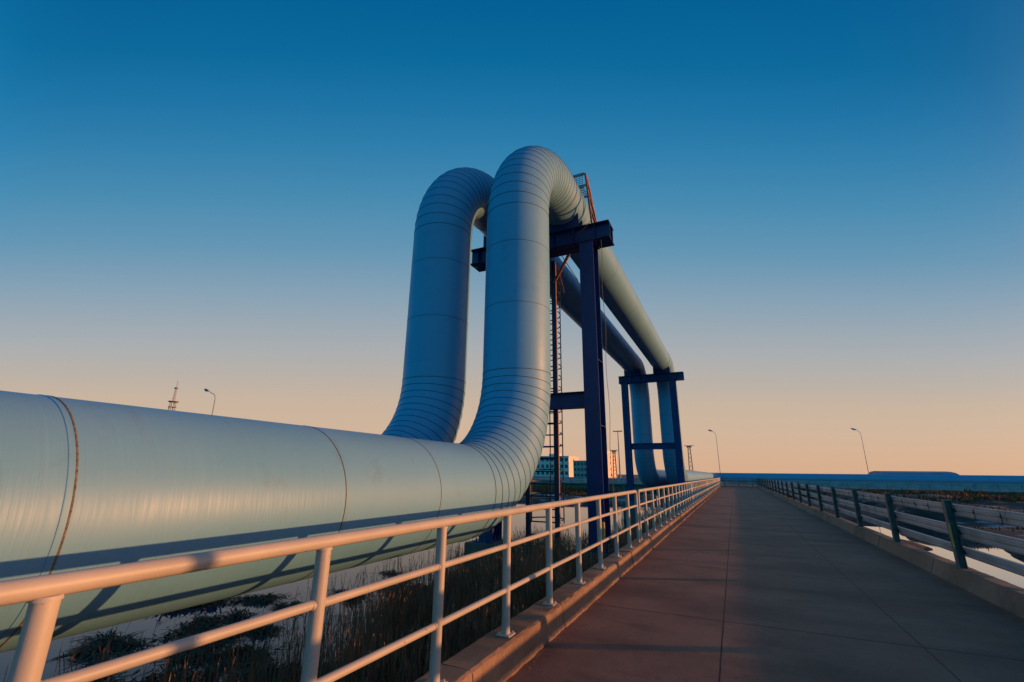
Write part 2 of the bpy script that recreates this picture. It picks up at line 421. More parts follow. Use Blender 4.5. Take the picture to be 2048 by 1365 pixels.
b.build('junction_tag', 'yellow', t0, bevel=.004)['label'] = 'small yellowish box clipped to a post'
y = 11.67; k = 0; names = ['second railing section, beginning just past the first gap in the rail', 'third railing section along the left kerb, beside the far pipe frame',
    'fourth railing section along the left kerb, past the far pipe frame', 'fifth railing section from the camera, thin with distance', 'farthest railing section, where the road meets the cross road']
while y < YE-4:
    ye = min(y+15.5, YE-.5)
    t = railing(y, ye, [q for q in np.arange(y+.95, ye-.5, 1.17)], names[min(k, 4)])
    if k == 0:
        oy = t.location.y
        b = MB(); b.box((.030, 14.35-oy, .62-.256), (.045, 14.44-oy, 1.14-.256)); b.build('hanging_plate', 'rail', t, bevel=.004)['label'] = 'narrow plate tied upright to the rails'
    y = ye+.27; k += 1

# ------------------------------------------------------------------ guard rail (right)
GX = 3.36
t = thing('crash_barrier', 'grey steel crash barrier with three horizontal beams along the right kerb', 'barrier', (GX, 0, .26))
gz = -.26
PY = [11.0+3.58*k for k in range(-5, 22)]
zs = [(CH-.63, CH-.445), (CH-.995, CH-.80), (CH-1.285, CH-1.14)]
for (z0, z1), nm in zip(zs, ('top_beam', 'middle_beam', 'bottom_beam')):
    b = MB(); z0 += gz; z1 += gz; h = z1-z0
    # shallow corrugated box section
    pr = [(.075, z0), (.062, z0+.02), (.062, z0+h*.30), (.074, z0+h*.36), (.074, z0+h*.46), (.062, z0+h*.52), (.062, z0+h*.78), (.074, z0+h*.84), (.074, z1), (.135, z1+.002), (.135, z0)]
    ys = [PY[0]-2]+[p+1.79 for p in PY]
    for a, c in zip(ys[:-1], ys[1:]):
        dx = rnd.uniform(-.004, .004); dz = rnd.uniform(-.003, .003); m = len(pr)
        vs = [(x+dx, a+.004, z+dz) for x, z in pr]+[(x+dx, c-.004, z+dz) for x, z in pr]
        b.add(vs, [(j, (j+1) % m, m+(j+1) % m, m+j) for j in range(m)]+[tuple(range(m))[::-1], tuple(range(m, 2*m))])
    b.build(nm, 'beamsteel', t)
for p in PY:
    b = MB(); w, d = .13, .11; H0 = CH-.385-.26
    # post: I section seen from its flange, leaning very slightly outward at the foot
    b.box((-.05, p-w/2, 0), (-.038, p+w/2, H0)); b.box((.048, p-w/2, 0), (.060, p+w/2, H0)); b.box((-.0385, p-.006, 0.001), (.0485, p+.006, H0-.001))
    b.box((-.055, p-w/2-.005, H0), (.065, p+w/2+.005, H0+.012))
    po = b.build('post', 'postpaint', t)
    b = MB()
    for (z0, z1) in zs:
        zm = (z0+z1)/2+gz
        b.box((.0605, p-.11, zm-.035), (.066, p+.11, zm+.035))
        for sy in (-.085, .085): b.tube([(.05, p+sy, zm), (.035, p+sy, zm)], .012, 6)
    b.build('bracket', 'black', po)
    b = MB()
    for q in (1.15, 1.9, 2.75):
        b.tube([(.045, p+q, zs[0][0]+gz+.10), (.062, p+q, zs[0][0]+gz+.10)], .014, 8)
        b.box((.056, p+q-.007, zs[0][0]+gz-.005), (.0615, p+q+.007, zs[0][1]+gz-.03))
    b.build('splice_clip', 'black', t)
b = MB(); b.box((-.058, 10.90, .33), (-.051, 10.97, .72)); o = b.build('reflective_tag', 'yellow', t); o['label'] = 'faded yellow strip on the nearest post'

# ------------------------------------------------------------------ the two big pipes
PR = .70
def path_pts(xp, zl, zt, yr1, yr2, rb, yend, xend):
    """list of (kind, points, ...) along the pipe"""
    segs = []
    def st(p, q, n=None):
        p, q = Vector(p), Vector(q); L = (q-p).length; n = n or max(1, int(L/1.2)); segs.append(('pipe_section', [p+(q-p)*i/n for i in range(n+1)]))
    def el(c, a, b_, n=16):      # centre, unit radial start, unit radial end
        c, a, b_ = Vector(c), Vector(a), Vector(b_); segs.append(('elbow', [c+(a*math.cos(i*math.pi/2/n)+b_*math.sin(i*math.pi/2/n))*rb for i in range(n+1)]))
    Yv, Zv = (0,1,0), (0,0,1); nY, nZ = (0,-1,0), (0,0,-1)
    st((xp,-16,zl), (xp,yr1-rb,zl)); el((xp,yr1-rb,zl+rb), nZ, Yv)
    st((xp,yr1,zl+rb), (xp,yr1,zt-rb)); el((xp,yr1+rb,zt-rb), nY, Zv)
    st((xp,yr1+rb,zt), (xp,yr2-rb,zt)); el((xp,yr2-rb,zt-rb), Zv, Yv)
    st((xp,yr2,zt-rb), (xp,yr2,zl+rb)); el((xp,yr2+rb,zl+rb), nY, nZ)
    st((xp,yr2+rb,zl), (xp,yend-rb,zl)); el((xp+rb,yend-rb,zl), (-1,0,0), Yv)
    st((xp+rb,yend,zl), (xend,yend,zl))
    return segs
def frames(pts):
    ref = None; out = []
    N = len(pts)
    for i, p in enumerate(pts):
        d = (pts[min(i+1, N-1)]-pts[max(i-1, 0)]).normalized()
        if N > 2 and i == 0: d = (pts[1]*4-pts[0]*3-pts[2]).normalized()
        if N > 2 and i == N-1: d = (pts[-1]*3-pts[-2]*4+pts[-3]).normalized()
        if ref is None:
            ref = Vector((1,0,0)) if abs(d.x) < .9 else Vector((0,0,1))
        a = (ref-d*ref.dot(d)).normalized(); ref = a; out.append((p, d, a, d.cross(a)))
    return out
def sweep(name, pts, r, parent, s0, n=72, rings=None):
    """pipe wall + raised dark seams at given point indices / fractions"""
    fr = frames(pts); v = []; f = []; mi = []; uv = []; s = s0; sl_ = []
    for i, (p, d, a, b_) in enumerate(fr):
        if i: s += (p-fr[i-1][0]).length
        sl_.append(s)
        for k in range(n+1):
            t = math.pi+2*math.pi*k/n; v.append(tuple(p+(a*math.cos(t)+b_*math.sin(t))*r)); uv.append((s, k/n*2*math.pi*r))
    m = n+1
    for i in range(len(fr)-1):
        for k in range(n): f.append((i*m+k, i*m+k+1, (i+1)*m+k+1, (i+1)*m+k)); mi.append(0)
    for (c, d, a, b_, hw, hh, mt) in (rings or []):
        o = len(v)
        for k in range(n+1):
            t = 2*math.pi*k/n; rad = a*math.cos(t)+b_*math.sin(t)
            for (e, g) in ((-hw, -.002), (-hw*.6, hh), (hw*.6, hh), (hw, -.002)):
                v.append(tuple(c+d*e+rad*(r+g))); uv.append((0, 0))
        for k in range(n):
            for j in range(3): f.append((o+k*4+j, o+(k+1)*4+j, o+(k+1)*4+j+1, o+k*4+j+1)); mi.append(mt)
    me = bpy.data.meshes.new(name); me.from_pydata(v, [], f)
    me.materials.append(MT['pipe']); me.materials.append(MT['seam']); me.materials.append(MT['rust_strap'])
    me.polygons.foreach_set('material_index', mi); me.polygons.foreach_set('use_smooth', [True]*len(f))
    ul = me.uv_layers.new(name='UVMap'); li = np.zeros(len(me.loops), int); me.loops.foreach_get('vertex_index', li)
    ul.data.foreach_set('uv', np.array(uv)[li].reshape(-1)); me.update()
    o = bpy.data.objects.new(name, me); COL.objects.link(o); o.parent = parent
    # keep part coordinates relative to the parent
    o.matrix_parent_inverse = parent.matrix_world.inverted() if False else Matrix.Translation(-parent.location)
    return o, s
def ring_at(fr, i, hw=.008, hh=.004, mt=1):
    p, d, a, b_ = fr[i]; return (p, d, a, b_, hw, hh, mt)
def big_pipe(xp, zl, zt, yr1, yr2, yend, label, seam_ys):
    t = thing('insulated_pipe', label, 'pipe', (xp, yr1, WZ), 'pair of big blue pipes')
    bpy.context.view_layer.update()
    s = 0.0; si = 0
    for kind, pts in path_pts(xp, zl, zt, yr1, yr2, 2.2, yend, 120):
        pts = list(pts); rings = []
        if kind == 'elbow':
            fr = frames(pts)
            rings = [ring_at(fr, i, .007, .006) for i in range(0, 17)]
        else:
            L = (pts[-1]-pts[0]).length; fr = frames([pts[0], pts[-1]]); p, d, a, b_ = fr[0]
            if si == 0: rings = [(pts[0]+d*(yy+16), d, a, b_, .006, .003, 1) for yy in seam_ys]
            else:
                step = 1.37; q = step
                while q < L-.6: rings.append((pts[0]+d*q, d, a, b_, .006, .003, 1)); q += (1.37 if L < 6 else 4.1)
            if si == 0:
                rings.append((pts[0]+d*(16+1.285), d, a, b_, .0065, .0035, 2)); rings.append((pts[0]+d*(16+1.250), d, a, b_, .005, .004, 0))
        o, s = sweep(kind, pts, PR, t, s, rings=rings); si += 1
    return t
ZL, ZT = CH-.275, CH+7.75
big_pipe(-3.82, ZL, ZT, 8.30, 35.3, 89.6, 'big blue clad pipe nearer the road, the right one of the two arches', [-9, -5, -1.2, 3.20, 4.70])
big_pipe(-5.85, ZL, ZT, 8.30, 35.3, 91.8, 'big blue clad pipe farther from the road, the left one of the two arches', [-8, -4, 0, 3.4, 4.9])

# ------------------------------------------------------------------ support frames
def ibeam(b, p, q, w, h, tw=.016, up=(0,0,1)):
    """I section from p to q: w flange width, h depth along up"""
    p, q = Vector(p), Vector(q); d = (q-p).normalized(); u = Vector(up); u = (u-d*u.dot(d)).normalized(); off = u*(h/2-tw/2)
    b.bar(p+off, q+off, w, tw, up=u); b.bar(p-off, q-off, w, tw, up=u); b.bar(p+d*.002, q-d*.002, tw, h-2*tw-.0002, up=u)
def frame(yf, label, xl, xr):
    t = thing('pipe_support_frame', label, 'steel frame', ((xl+xr)/2, yf, -.2), 'steel frames carrying the pipes')
    ox, oy, oz = t.location
    L = lambda x, y, z: (x-ox, y-oy, z-oz)
    zt0, zt1 = CH+6.30, CH+6.80
    for x in (xl, xr):
        b = MB(); w = .40
        ibeam(b, L(x, yf, .02), L(x, yf, zt0-.01), w, .56, .022, up=(0,1,0))
        b.box(L(x-.30, yf-.38, -.0), L(x+.30, yf+.38, .03))
        for sx in (-1,1):
            for sy in (-1,1): b.tube([L(x+sx*.24, yf+sy*.32, .03), L(x+sx*.24, yf+sy*.32, .10)], .02, 6)
        # cap plate
        b.box(L(x-.26, yf-.30, zt0-.035), L(x+.26, yf+.30, zt0-.009))
        for zz in (1.2, 2.9, 4.6):
            for sx in (-1, 1): b.box(L(x+sx*.012 if sx > 0 else x-.197, yf-.256, zz), L(x+.197 if sx > 0 else x-.012, yf+.256, zz+.012))
        for zz in (3.3, 3.5, 3.7, 3.9):
            for sx in (-.13, .13): b.tube([L(x+sx, yf-.280, zz), L(x+sx, yf-.296, zz)], .016, 6)
        b.build('column', 'navy', t)
        b = MB(); b.box(L(x-.5, yf-.5, -1.9), L(x+.5, yf+.5, -.001)); b.build('concrete_footing', 'footing', t, bevel=.02)
    x0, x1 = -6.82, -2.38
    b = MB()
    for dy in (-.17, .17): ibeam(b, L(x0, yf+dy, (zt0+zt1)/2), L(x1, yf+dy, (zt0+zt1)/2), .30, zt1-zt0, .020)
    for x in np.arange(x0+.3, x1-.2, .62): b.box(L(x-.006, yf-.315, zt0+.021), L(x+.006, yf-.181, zt1-.021))
    b.build('top_beam', 'navy', t)
    b = MB(); zc = CH+1.85
    ibeam(b, L(xl+.21, yf-.06, zc), L(xr-.21, yf-.06, zc), .26, .42, .018)
    b.build('cross_beam', 'navy', t)
    for xp in (-3.82, -5.85):
        b = MB(); zb = ZT-PR
        n = 10                                    # curved cradle plate hugging the pipe
        for yy in (-.22, .20):
            vs = []
            for i in range(n+1):
                a = math.radians(-140+100*i/n); vs.append(L(xp+math.cos(a)*(PR+.012), yf+yy, ZT+math.sin(a)*(PR+.012)))
            for i in range(n+1):
                a = -140+100*i/n; x_ = xp+math.cos(math.radians(a))*(PR+.012); vs.append(L(x_, yf+yy, zt1+.002))
            m = n+1; fs = [(i, i+1, m+i+1, m+i) for i in range(n)]
            b.add(vs, fs); vs2 = [(v[0], v[1]+.02, v[2]) for v in vs]; b.add(vs2, fs)
            b.add([vs[i] for i in range(m)]+[vs2[i] for i in range(m)], [(i, i+1, m+i+1, m+i) for i in range(n)])
        b.box(L(xp-.42, yf-.3, zt1+.002), L(xp+.42, yf+.3, zt1+.022))
        b.build('pipe_saddle', 'navy', t)
        fr = frames([Vector(L(xp, yf-.75, ZT)), Vector(L(xp, yf-.71, ZT))]); b = MB()
        b_pts = [Vector(L(xp, yf-.75, ZT))]
        # clamp band round the pipe
        v = []; f = []; nn = 60
        for k in range(nn):
            a = 2*math.pi*k/nn
            for (yy, rr) in ((-.78, PR+.001), (-.78, PR+.014), (-.73, PR+.014), (-.73, PR+.001)):
                v.append(L(xp+math.cos(a)*rr, yf+yy, ZT+math.sin(a)*rr))
        for k in range(nn):
            k2 = (k+1) % nn
            for j in range(3): f.append((k*4+j, k*4+j+1, k2*4+j+1, k2*4+j))
        b.add(v, f); b.build('clamp_band', 'grey', t, smooth=True)
    return t
XL_, XR_ = -6.02, -3.06
frame(11.5, 'near navy steel frame behind the two arches, carrying the pipes on its top beam', XL_, XR_)
frame(32.7, 'far navy steel frame where both pipes drop back down', -6.45, -3.15)

# ------------------------------------------------------------------ caged ladder
t = thing('caged_ladder', 'tall navy ladder with round safety cage between pipe arch and frame column', 'ladder', (-4.90, 12.45, -.9))
hw = .43; z0, z1 = -.3, CH+6.5+.9
for sx in (-1, 1):
    b = MB(); b.box((sx*hw-.065, -.05, z0), (sx*hw+.065, .05, z1)); b.build('stile', 'ladder', t, bevel=.004)
z = .35
hoops = MB
while z < z1-.1:
    b = MB(); b.tube([(-hw+.066, 0, z), (hw-.066, 0, z)], .019, 8); b.build('rung', 'ladder', t, smooth=True)
    if z > 1.2:
        b = MB(); pts = [(-(hw+.10)*math.cos(a), .05+.72*math.sin(a)**.8 if math.sin(a) > 0 else .05, z+.06) for a in [math.pi*i/16 for i in range(17)]]
        b.tube(pts, .018, 6); b.build('cage_hoop', 'ladder', t, smooth=True)
    z += .335
for a in (22, 85, 148):
    a = math.radians(a); b = MB(); x_, y_ = -(hw+.10)*math.cos(a), .05+.72*math.sin(a)**.8
    b.bar((x_, y_, 1.3), (x_, y_, z1-.2), .03, .012); b.build('cage_bar', 'ladder', t)
b = MB(); b.tube([(hw, 0, z1-.75), (hw+.72, -.5, z1-.05)], .05, 10); b.build('brace', 'orange', t, smooth=True)
b = MB(); b.bar((hw+.075, -.03, .2), (hw+.075, -.03, z1-.15), .018, .06); b.build('sunlit_side_strip', 'orange', t)  # added strip: the stile's sunlit right face put in as orange colour
b = MB(); b.bar((hw+.85, -.2, z1-.9), (hw+.30, -.1, z1+.12), .022, .022); b.bar((hw+.3, .1, z1-1.1), (hw+.12, .1, z1-.2), .02, .02); b.build('tie_rod', 'orange', t)

# ------------------------------------------------------------------ crossover platform over the pipes
t = thing('crossover_platform', 'red brown steel frame and mesh panel rising beside the pipe on the near frame', 'platform', (-2.86, 11.5, CH+6.83))
zt = 1.66
b = MB(); lean = -.13
fy = lambda z: -.30+.16*z/zt*0; by = lambda z: .46-.62*z/zt         # the two stiles close up towards the top
X_ = lambda z: lean*z/zt
b.bar((0, fy(0), 0), (lean, fy(zt), zt), .05, .05); b.bar((0, by(0), 0), (lean, by(zt), zt), .05, .05)
n = 3
for i in range(n):
    za, zb = zt*i/n, zt*(i+1)/n
    if i % 2 == 0: b.bar((X_(za), by(za), za), (X_(zb), fy(zb), zb), .05, .035)
    else: b.bar((X_(za), by(za), za), (X_(zb), fy(zb), zb), .05, .035)
b.build('ladder_frame', 'orange', t)
b = MB()
for yy in (-.30, .25): b.bar((lean-.03, yy, zt-.42), (-3.9, yy, zt-.42), .04, .05); b.bar((lean-.03, yy, zt), (-3.9, yy, zt), .05, .06)
for x_ in (-1.9, -3.88): b.bar((x_, -.27, zt-.42), (x_, .22, zt-.42), .04, .04)
b.build('walkway_frame', 'grey', t)
b = MB()
for i in range(44): x_ = -.22-3.6*i/43; b.bar((x_, -.30, zt-.39), (x_, -.30, zt-.03), .010, .010)
for i in range(6): z_ = zt-.36+.30*i/5; b.bar((-.20, -.302, z_), (-3.88, -.302, z_), .010, .010)
b.build('mesh_panel', 'grey', t)
b = MB()
for yy in (-.2, -.1, 0, .1, .2): b.bar((-.2, yy-.02, zt-.42), (-3.88, yy-.02, zt-.42), .014, .03)
b.build('walkway_grating', 'grey', t)
# hanging cable from the frame
b = MB(); b.tube([(-2.62+.02*math.sin(i*.9), 11.16, .6+7.35*i/24) for i in range(25)], .006, 6)
tag(b.build('cable', 'rust_strap', smooth=True), 'thin brown cable running down the front of the near right column', 'cable')
b = MB(); pts = []
for i in range(25):
    a = i/24; pts.append((-2.75-1.25*a+.05*math.sin(7*a), 11.05-.12*math.sin(a*3), CH+6.95-.55*math.sin(a*math.pi*.9)-.1*a))
b.tube(pts, .008, 6); tag(b.build('cable', 'black', smooth=True), 'loose cable looping over the top beam under the pipe', 'cable')

# ------------------------------------------------------------------ reeds
def blades(specs, name, mats):
    """specs: list of quads (p0,p1,p2,p3,mi)"""
    v = []; f = []; mi = []
    for q in specs:
        o = len(v); v += q[:-1]; f.append(tuple(range(o, o+len(q)-1))); mi.append(q[-1])
    me = bpy.data.meshes.new(name); me.from_pydata(v, [], f)
    for m in mats: me.materials.append(MT[m])
    me.polygons.foreach_set('material_index', mi); me.update()
    o = bpy.data.objects.new(name, me); COL.objects.link(o); return o
def reed(out, x, y, z, h, r, plume=True, lean=.16, w=.008):
    az = r.uniform(0, 6.283); q_ = lean*h*r.random(); lx, ly = math.cos(az)*q_, math.sin(az)*q_
    pa = r.uniform(0, 6.283); wx, wy = math.cos(pa)*w/2, math.sin(pa)*w/2
    n = 3; P = [(x+lx*(i/n)**2, y+ly*(i/n)**2, z+h*i/n) for i in range(n+1)]
    for i in range(n):
        a, b_ = P[i], P[i+1]; out.append(((a[0]-wx, a[1]-wy, a[2]), (a[0]+wx, a[1]+wy, a[2]), (b_[0]+wx*.7, b_[1]+wy*.7, b_[2]), (b_[0]-wx*.7, b_[1]-wy*.7, b_[2]), 0))
    for k in range(r.randint(2, 4)):
        t = r.uniform(.2, .85); b0 = (x+lx*t*t, y+ly*t*t, z+h*t); a = r.uniform(0, 6.283); L = r.uniform(.15, .38)
        dx, dy = math.cos(a)*.4, math.sin(a)*.4; ww = r.uniform(.008, .014); px, py = -dy*ww, dx*ww
        m1 = (b0[0]+dx*L*.45, b0[1]+dy*L*.45, b0[2]+L*r.uniform(.35, .6)); e = (b0[0]+dx*L*1.1, b0[1]+dy*L*1.1, b0[2]+L*r.uniform(.1, .95))
        out.append(((b0[0]-px*.5, b0[1]-py*.5, b0[2]), (b0[0]+px*.5, b0[1]+py*.5, b0[2]), (m1[0]+px, m1[1]+py, m1[2]), (m1[0]-px, m1[1]-py, m1[2]), 0))
        out.append(((m1[0]-px, m1[1]-py, m1[2]), (m1[0]+px, m1[1]+py, m1[2]), e, 0))
    if plume:      # feathery one-sided head of fine hairs
        tx, ty, tz = P[-1]; L = r.uniform(.14, .26); sd = r.uniform(0, 6.283)
        for k in range(16):
            u = r.random(); a = sd+r.gauss(0, 1.1); c = (tx+lx*.3*u, ty+ly*.3*u, tz-L*.35+L*u); q = L*.30*(1-u*.7)*r.uniform(.5, 1.1)
            dx, dy = math.cos(a)*q*.45, math.sin(a)*q*.45; e = (c[0]+dx, c[1]+dy, c[2]+q*r.uniform(.7, 1.5))
            out.append(((c[0]-.0022, c[1], c[2]), (c[0]+.0022, c[1]+.001, c[2]), ((c[0]+e[0])/2+.004, (c[1]+e[1])/2-.003, (c[2]+e[2])/2), e, 1))
r = random.Random(11); Q = []
def hgt(x, y): return float(height(np.array([x]), np.array([y]))[0])
n = 0
while n < 13000:
    y = r.uniform(-1.5, 14.2); x = r.uniform(-6.4, -2.40)
    lim = -4.35 if y < 4 else (-4.15-.32*(y-4) if y < 8 else -5.45)
    lim += .55*(float(fbm(np.array([y*.9+2]), np.array([1.5]), 3)[0])-.45)*2
    if x < lim and r.random() > (.22 if x > lim-.9 else .05): continue
    if y > 12.4 and r.random() < .5: continue
    clump = float(fbm(np.array([x*1.6+9]), np.array([y*1.6]), 3)[0])
    if r.random() > (.45+1.5*(clump-.2) if y > 4.5 else .75): continue
    if y < 0 and r.random() < .6: continue
    h = r.uniform(.9, 1.38)*(0.86+.35*clump)
    reed(Q, x, y, WZ-.05, h, r, r.random() < .42); n += 1
for i in range(1500):                                           # thinner stand past the frame
    y = r.uniform(13.5, 30); x = r.uniform(-4.0-.02*y, -2.45); reed(Q, x, y, WZ-.05, r.uniform(.7, 1.3), r, r.random() < .4, w=.014)
tag(blades(Q, 'reed_bed', ['reed', 'plume']), 'dense dry brown reeds with feathery tops between the deck and the pipe', 'reeds', kind='stuff')
# ragged clumps lying in the water beyond the pipe
def tangle(Q, rr, cx, cy, cz, sp, n, hmax):
    g = rr.uniform(0, 6.283)
    for i in range(n):
        a = rr.uniform(0, 6.283); d = abs(rr.gauss(0, 1))*sp; x, y = cx+math.cos(a)*d*1.4, cy+math.sin(a)*d*.8
        L = rr.uniform(.12, .5); az = g+rr.gauss(0, 1.3); dx, dy = math.cos(az), math.sin(az); w = rr.uniform(.005, .018); px, py = -dy*w, dx*w
        up = rr.uniform(.0, 1)**1.5*hmax*math.exp(-(d/sp)**2*.35); b0 = (x, y, cz-.01); m = (x+dx*L*.45, y+dy*L*.45, cz+up); e = (x+dx*L, y+dy*L, cz+up*rr.uniform(-.2, 1.1)-.01)
        Q.append(((b0[0]-px, b0[1]-py, b0[2]), (b0[0]+px, b0[1]+py, b0[2]), (m[0]+px, m[1]+py, m[2]), (m[0]-px, m[1]-py, m[2]), 0))
        Q.append(((m[0]-px, m[1]-py, m[2]), (m[0]+px, m[1]+py, m[2]), e, 0))
def sedge(seed, label):
    rr = random.Random(seed); Q = []
    for k in range(4): tangle(Q, rr, rr.gauss(0, .35), rr.gauss(0, .25), 0, rr.uniform(.12, .26), 150, rr.uniform(.2, .42))
    return tag(blades(Q, 'sedge_clump', ['clump']), label, 'plant', 'sedge clumps in the water')
G1 = 'one of the dark ragged sedge clumps in the water under the big pipe'
cl = [sedge(31+i, G1) for i in range(4)]
spots = [(-6.9,3.4,1.0),(-7.6,4.2,1.2),(-8.6,4.3,.9),(-7.9,5.4,1.1),(-8.9,5.9,1.2),(-8.4,6.7,.9),(-9.6,6.6,1.1),(-9.3,7.9,.8),(-10.4,8.2,1.0),(-6.3,2.7,1.1),(-7.3,2.6,1.1),(-6.6,4.4,.8),
         (-9.9,5.2,1.2),(-11.2,7.2,1.3),(-8.6,9.3,.9),(-7.2,10.8,1.0)]
for i, (x, y, s) in enumerate(spots):
    o = cl[i] if i < 4 else cl[i % 4].copy()
    if i >= 4: COL.objects.link(o)
    s *= .85; o.location = (x, y, WZ); o.scale = (s*1.15, s, s*.45); o.rotation_euler.z = i*1.3
o = cl[1].copy(); COL.objects.link(o); o.location = (-6.75, 13.6, WZ); o.scale = (1.1, 1.1, 1.9)
o['label'] = 'upright dark tuft standing in the water just right of the near footing'; del o['group']
# matted dead litter between the clumps
Q = []; rr = random.Random(77)
for i in range(1300):
    y = rr.uniform(.5, 12); x = rr.uniform(-9.8, -4.2)
    if float(fbm(np.array([x*.75+3]), np.array([y*.75+1]), 4)[0]) < .43+.03*(abs(x)-5): continue
    tangle(Q, rr, x, y, WZ, rr.uniform(.06, .18), 34, rr.uniform(.04, .16))
tag(blades(Q, 'dead_litter', ['clump']), 'matted dark dead plants floating in patches on the water under the near pipe', 'dead plants', kind='stuff')
# grass on the far banks
Q = []; r = random.Random(5)
def tuft(x, y, z, h, w=.05, m=0):
    for k in range(3):
        a = r.uniform(0, 3.14); dx, dy = math.cos(a)*w*r.uniform(.6, 1.5), math.sin(a)*w; l = r.gauss(0, .15)*h
        Q.append(((x-dx, y-dy, z), (x+dx, y+dy, z), (x+l+dx*.2, y+l, z+h*r.uniform(.6, 1.1)), m))
for i in range(16000):
    s_ = r.random() < .5
    x = r.uniform(-70, -3) if s_ else r.uniform(5, 75); y = r.uniform(50 if not s_ else 52, 72)
    if float(fbm(np.array([x*.12]), np.array([y*.25]), 3)[0]) < .36 + .16*(74-y)/24: continue
    tuft(x, y, hgt(x, y)-.05, r.uniform(.2, .62)*(1.5 if s_ and y > 60 else 1), .10)
for i in range(2500):
    x = r.uniform(9.5, 26); y = r.uniform(16, 50)
    if float(fbm(np.array([x*.3]), np.array([y*.3]), 3)[0]) < .5: continue
    tuft(x, y, hgt(x, y)-.03, r.uniform(.1, .3), .05)
tag(blades(Q, 'bank_grass', ['bankgrass']), 'rusty brown dry grass on the far banks below the cross road', 'grass', kind='stuff')

# ------------------------------------------------------------------ cross road on its embankment
EB0, EB1 = 75.0, 87.9
b = MB(); b.box((-140, EB0, -1.6), (-2.33, EB1, -.02)); b.box((3.91, EB0, -1.6), (140, EB1, -.02)); b.box((-2.33, YE, -1.6), (3.91, YE+.02, -.02))
struct(b.build('cross_road', 'deck'))
def revetment(xa, xb, label):
    t = thing('retaining_wall', label, 'wall', ((xa+xb)/2, EB0-.25, -1.5)); ox, oy, oz = t.location
    b = MB(); b.box((xa-ox, -.10, -.8), (xb-ox, .24, 1.62)); b.build('wall_face', 'wall', t)
    b = MB(); b.box((xa-ox, -.42, 1.622), (xb-ox, .24, 1.80)); b.build('coping', 'kerb', t, bevel=.02)
    x = xa+2; n = 0
    while x < xb-1 and n < 60:
        b = MB(); b.box((x-ox-.22, -.40, -.8), (x-ox+.22, -.101, 1.60)); b.build('buttress', 'kerb', t, bevel=.02); x += 5.1; n += 1
revetment(3.95, 130, 'grey concrete retaining wall with buttresses under the cross road at right')
revetment(-130, -2.36, 'grey concrete retaining wall under the cross road at left, seen beyond the ladder')
def xbarrier(xa, xb, y, label):
    t = thing('crash_barrier', label, 'barrier', ((xa+xb)/2, y, .3), 'barriers on the cross road'); ox = t.location.x
    for z in (.62, .30, .02):
        b = MB(); b.box((xa-ox, -.04, z), (xb-ox, .04, z+.2)); b.build('beam', 'beamsteel', t)
    x = xa+.4; n = 0
    while x < xb and n < 64: b = MB(); b.box((x-ox-.07, .041, -.32), (x-ox+.07, .15, .85)); b.build('post', 'postpaint', t); x += 2.1; n += 1
xbarrier(4.6, 130, EB0+.25, 'long grey three beam barrier along the near edge of the cross road, right side')
xbarrier(-130, -2.9, EB0+.25, 'grey three beam barrier along the near edge of the cross road, left side')
xbarrier(-2.0, 130, EB1-.4, 'grey barrier on the far edge of the cross road, just before the pipe')

# ------------------------------------------------------------------ street lights, masts, towers
def lamp(x, y, h, base, flip, label, arm=1.4, r0=.065):
    t = thing('street_lamp', label, 'street lamp', (x, y, base))
    pts = [(0,0,0), (0,0,h*.5), (0,0,h-.9)]+[(flip*arm*.5*(1-math.cos(a)), 0, h-.9+.8*math.sin(a)) for a in [i*math.pi/2/6 for i in range(1, 7)]]+[(flip*arm, 0, h+.22)]
    b = MB(); b.tube(pts, [r0, r0*.8, r0*.6]+[r0*.5]*7, 10); b.build('pole', 'grey', t, smooth=True)
    b = MB(); b.tube([(flip*arm, 0, h+.20), (flip*(arm+.15), 0, h+.27), (flip*(arm+.6), 0, h+.42), (flip*(arm+.85), 0, h+.46)], [.04, .09, .11, .03], 10); b.build('lamp_head', 'grey', t, smooth=True)
    b = MB(); b.tube([(flip*(arm+.2), 0, h+.17), (flip*(arm+.65), 0, h+.30)], [.06, .06], 8); b.build('lens', 'lampglass', t, smooth=True)
def PX(px, py, Yd):                      # point on the ray of a pixel at depth Yd
    d = RW @ np.array([px-1024, -(py-682.5), -FPX]); d = d*Yd/d[1]; return d[0], Yd, d[2]+CH
x, y, z = PX(430, 800, 30); zt_ = PX(420, 786, 30)[2]
lamp(x, y, zt_+.6, -.6, -1, 'bent arm street lamp rising behind the near pipe, left of the arches')
x, y, z = PX(1738, 950, 100); lamp(x, y, PX(1725, 868, 100)[2]+1, -.5, -1, 'slim street lamp beyond the cross road, right of the road end', .5, .06)
x, y, z = PX(1442, 960, 96); lamp(x, y, PX(1438, 870, 96)[2]+1, -.5, -1, 'slim street lamp where the road ends', .5, .06)
lamp(4.33, 4.14, 7.5, -1.4, -1, 'street lamp by the crash barrier whose pole shades one spot of the nearest railing', 1.6, .062)
# communications tower
x, y, _ = PX(341, 830, 120); zt_ = PX(346, 768, 120)[2]; zp = PX(341, 803, 120)[2]
t = thing('radio_tower', 'lattice radio tower with a ring platform, top showing over the near pipe', 'tower', (x, y, -.4))
b = MB()
for i in range(4):
    a = math.pi/4+i*math.pi/2; a2 = a+math.pi/2
    for k in range(10):
        u, v_ = k/10, (k+1)/10; ra, rb = 1.9-.7*u, 1.9-.7*v_; za, zb = zp*u, zp*v_
        b.bar((math.cos(a)*ra, math.sin(a)*ra, za), (math.cos(a)*rb, math.sin(a)*rb, zb), .22)
        b.bar((math.cos(a)*ra, math.sin(a)*ra, za), (math.cos(a2)*rb, math.sin(a2)*rb, zb), .12); b.bar((math.cos(a)*rb, math.sin(a)*rb, zb), (math.cos(a2)*rb, math.sin(a2)*rb, zb), .10)
b.build('lattice', 'grey', t)
